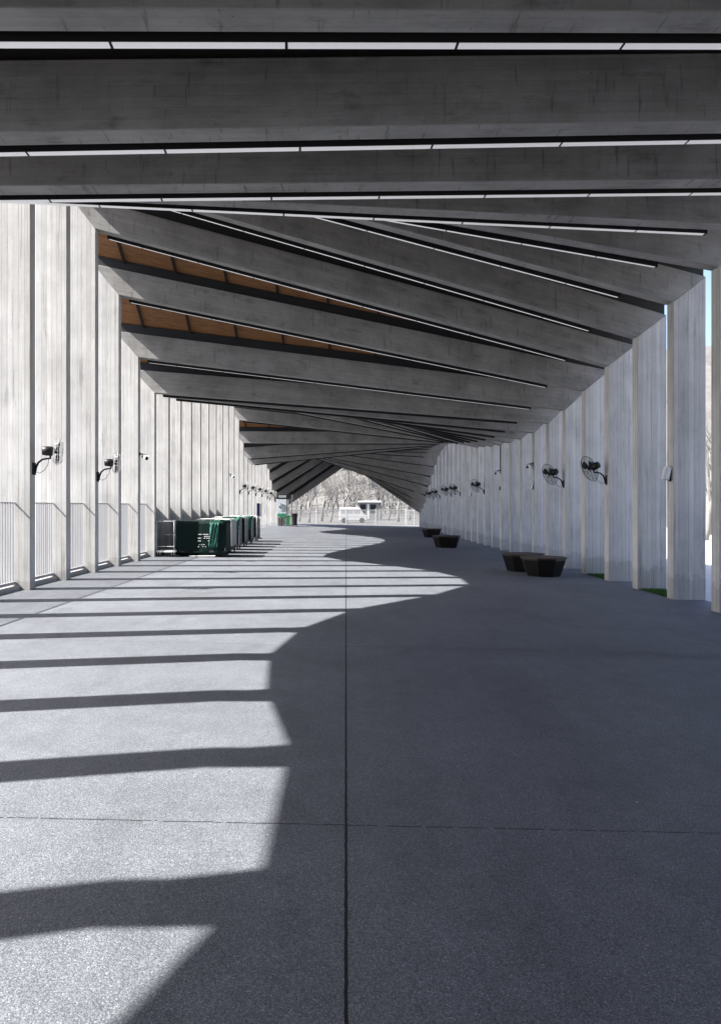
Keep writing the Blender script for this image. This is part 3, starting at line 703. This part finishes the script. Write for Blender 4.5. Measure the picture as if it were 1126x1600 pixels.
# white braced gate at right of the opening
o = thing('braced_gate', 'white metal gate with diagonal braces at right of the far opening', 'gate', (px(645, 800, 66)[0], 66, GZ))
bm = bmesh.new()
for x in (-.55, .1, .65): tube(bm, [(x, 0, -.02), (x, 0, 2.0)], .028, 8)
for z in (.15, 1.5, 1.95): tube(bm, [(-.55, 0, z), (.65, 0, z)], .022, 8)
link('frame', bm, M['bar'], o)
bm = bmesh.new(); tube(bm, [(-.5, -.02, 1.5), (.6, -.02, .15)], .018, 8); tube(bm, [(.1, -.02, 1.95), (.62, -.02, 1.5)], .025, 8); link('brace', bm, M['bar'], o)

def branch(bm, p, d, ln, r, depth, rnd, n=5):
    pts = [p]; rs = [r]; q = p.copy(); dd = d.copy(); seg = 4 if depth > 1 else 3
    for k in range(seg):
        dd = (dd + Vector((rnd.uniform(-.18, .18), rnd.uniform(-.18, .18), rnd.uniform(-.05, .16)))).normalized()
        q = q + dd*ln/seg; pts.append(q.copy()); rs.append(r*(1-.5*(k+1)/seg))
    tube(bm, pts, rs, n if depth > 1 else 3, cap=False)
    if depth == 0: return
    for k in range(rnd.randint(3, 5)):
        t = rnd.uniform(.35, 1.0); idx = min(int(t*seg), seg-1); base = pts[idx].lerp(pts[idx+1], t*seg-idx)
        az = rnd.uniform(0, 6.28); side = Vector((math.cos(az), math.sin(az), rnd.uniform(.1, .9))).normalized()
        nd = (dd*.75 + side*.75).normalized()
        branch(bm, base, nd, ln*rnd.uniform(.5, .75), rs[idx]*rnd.uniform(.45, .65), depth-1, rnd, n)
def bare_tree(seed, h):
    rnd = random.Random(seed); o = bpy.data.objects.new('bare_tree', None); COL.objects.link(o)
    lean = Vector((rnd.uniform(-.25, .25), rnd.uniform(-.15, .15), 1)).normalized()
    bm = bmesh.new(); p = Vector((0, 0, -.1)); pts = [p]; rs = [h*.028]
    for k in range(4):
        lean = (lean+Vector((rnd.uniform(-.1, .1), rnd.uniform(-.1, .1), .1))).normalized(); p = p+lean*h*.11; pts.append(p.copy()); rs.append(h*(.026-.003*k))
    tube(bm, pts, rs, 8); tr = link('trunk', bm, M['bark'], o, True)
    bm = bmesh.new()
    for k in range(rnd.randint(4, 6)):
        t = rnd.uniform(.45, 1); idx = min(int(t*4), 3); base = pts[idx].lerp(pts[idx+1], t*4-idx); az = rnd.uniform(0, 6.28)
        d = (lean + Vector((math.cos(az), math.sin(az), .35))*rnd.uniform(.4, .9)).normalized()
        branch(bm, base, d, h*rnd.uniform(.32, .48), h*.014, 3, rnd)
    link('branches', bm, M['bark'], o)
    return o
protos = [bare_tree(s, 6.5) for s in (11, 12, 13, 14)]
used = [False]*4
def put_tree(kind, x, y, sc, rz, lab, group, z=GZ):
    o = protos[kind] if not used[kind] else copy_tree(protos[kind])
    used[kind] = True; o.location = (x, y, z); o.scale = (sc, sc, sc); o.rotation_euler = (0, 0, rz); tag(o, lab, 'tree', group); return o
g1 = 'bare trees beyond the far opening'
for q, (xp, D, sc, lab) in enumerate([(468, 92, .75, 'bare tree beside the left edge of the far opening'), (483, 86, .9, 'dark leaning bare tree left in the far opening'), (503, 94, .95, 'spreading bare tree above the left part of mesh fence'),
        (516, 88, .8, 'bare tree just left of the white van'), (536, 97, 1.0, 'tall bare tree behind the white van'), (553, 101, .9, 'bare tree between van and pale hut'), (595, 110, .9, 'bare tree right beside the pale hut'),
        (607, 98, .8, 'slim bare tree right of the pale hut'), (622, 90, .85, 'dark bare tree above the right part of mesh fence'), (640, 100, .8, 'bare tree behind the white braced gate'), (660, 92, .9, 'bare tree mostly hidden by right columns at far opening')]):
    put_tree(q % 4, (xp-540.5)*D/F, D, sc, q*1.3, lab, g1)
g2 = 'bare trees outside the right-hand columns'
for q, (x, y, sc) in enumerate([(15.5, 30, 1.0), (18.5, 37.0, 1.2), (20, 42, 1.1), (24, 50, 1.3)]):
    put_tree((q+1) % 4, x, y, sc, q*2.1, ['bare tree seen through the bright gap at right edge, nearest', 'bare tree in the bright gap at right edge, second', 'bare tree in the bright gap at right edge, third', 'bare tree in the bright gap at right edge, farthest'][q], g2)
# the hill and its wood
bm = bmesh.new(); NX, NY = 60, 24; rows = []
rnd = random.Random(5)
def hillz(x, y): 
    t = max(0, (y-112)/110); return GZ-.05 + 46*(t*t*(3-2*t) if t < 1 else 1) + 1.6*math.sin(x*.07+1)*min(1, t*3) + .8*math.sin(x*.23+y*.1)*min(1, t*3)
for k in range(NY+1):
    rows.append([bm.verts.new((-150+300*i/NX, 110+8*k, hillz(-150+300*i/NX, 110+8*k))) for i in range(NX+1)])
for k in range(NY):
    for i in range(NX): bm.faces.new((rows[k][i], rows[k][i+1], rows[k+1][i+1], rows[k+1][i]))
struct('hill', bm, M['hill'])
bm = bmesh.new()
for q in range(760):
    x, y = rnd.uniform(-26, 28), rnd.uniform(114, 190); h = rnd.uniform(4, 7.5); b = Vector((x, y, hillz(x, y)-.1))
    tip = b+Vector((rnd.uniform(-.8, .8), rnd.uniform(-.8, .8), h)); tube(bm, [b, b.lerp(tip, .5), tip], [.11, .08, .02], 5, cap=False)
    for k in range(14):
        t = rnd.uniform(.3, .95); a = rnd.uniform(0, 6.28); s_ = b.lerp(tip, t); e = s_+Vector((math.cos(a)*1.5, math.sin(a)*1.5, rnd.uniform(.4, 1.8)))*(1.2-t)
        tube(bm, [s_, s_.lerp(e, .5)+Vector((0, 0, .1)), e], [.045, .03, .012], 3, cap=False)
o = link('hillside_wood', bm, M['bark']); o['kind'] = 'stuff'; o['label'] = 'bare wood covering the hillside'
# a few pines on the slope
def pine(seed, h):
    rnd = random.Random(seed); o = bpy.data.objects.new('pine_tree', None); COL.objects.link(o)
    bm = bmesh.new(); tube(bm, [(0, 0, -.2), (.1, 0, h*.5), (0, .1, h*.95)], [.16, .11, .03], 7); link('trunk', bm, M['darkbark'], o)
    bm = bmesh.new()
    for c in range(13):
        zc = h*rnd.uniform(.5, 1.0); a = rnd.uniform(0, 6.28); rr = (1.05-zc/h)*h*.42+.25; cc = Vector((math.cos(a)*rr*rnd.uniform(.3, 1), math.sin(a)*rr*rnd.uniform(.3, 1), zc))
        for k in range(110):
            p = cc+Vector((rnd.gauss(0, .42), rnd.gauss(0, .42), rnd.gauss(0, .17))); d = Vector((rnd.uniform(-1, 1), rnd.uniform(-1, 1), rnd.uniform(-.3, .6))).normalized()*.34; s_ = d.orthogonal().normalized()*.09
            bm.faces.new((bm.verts.new(p-s_), bm.verts.new(p+s_), bm.verts.new(p+d)))
    link('crown', bm, M['needle'], o); return o
p0 = pine(2, 6.0)
for q, (xp, yp, D, sc, lab) in enumerate([(544, 748, 133, .9, 'dark pine near the apex of the far opening, left one'), (567, 750, 131, .85, 'dark pine near the apex of the far opening, right one'), (612, 765, 127, .8, 'dark pine low on the slope right of the hut')]):
    o = p0 if q == 0 else copy_tree(p0)
    x = (xp-540.5)*D/F; o.location = (x, D, hillz(x, D)-.1); o.scale = (sc, sc, sc); tag(o, lab, 'pine tree', 'pines on the hillside')
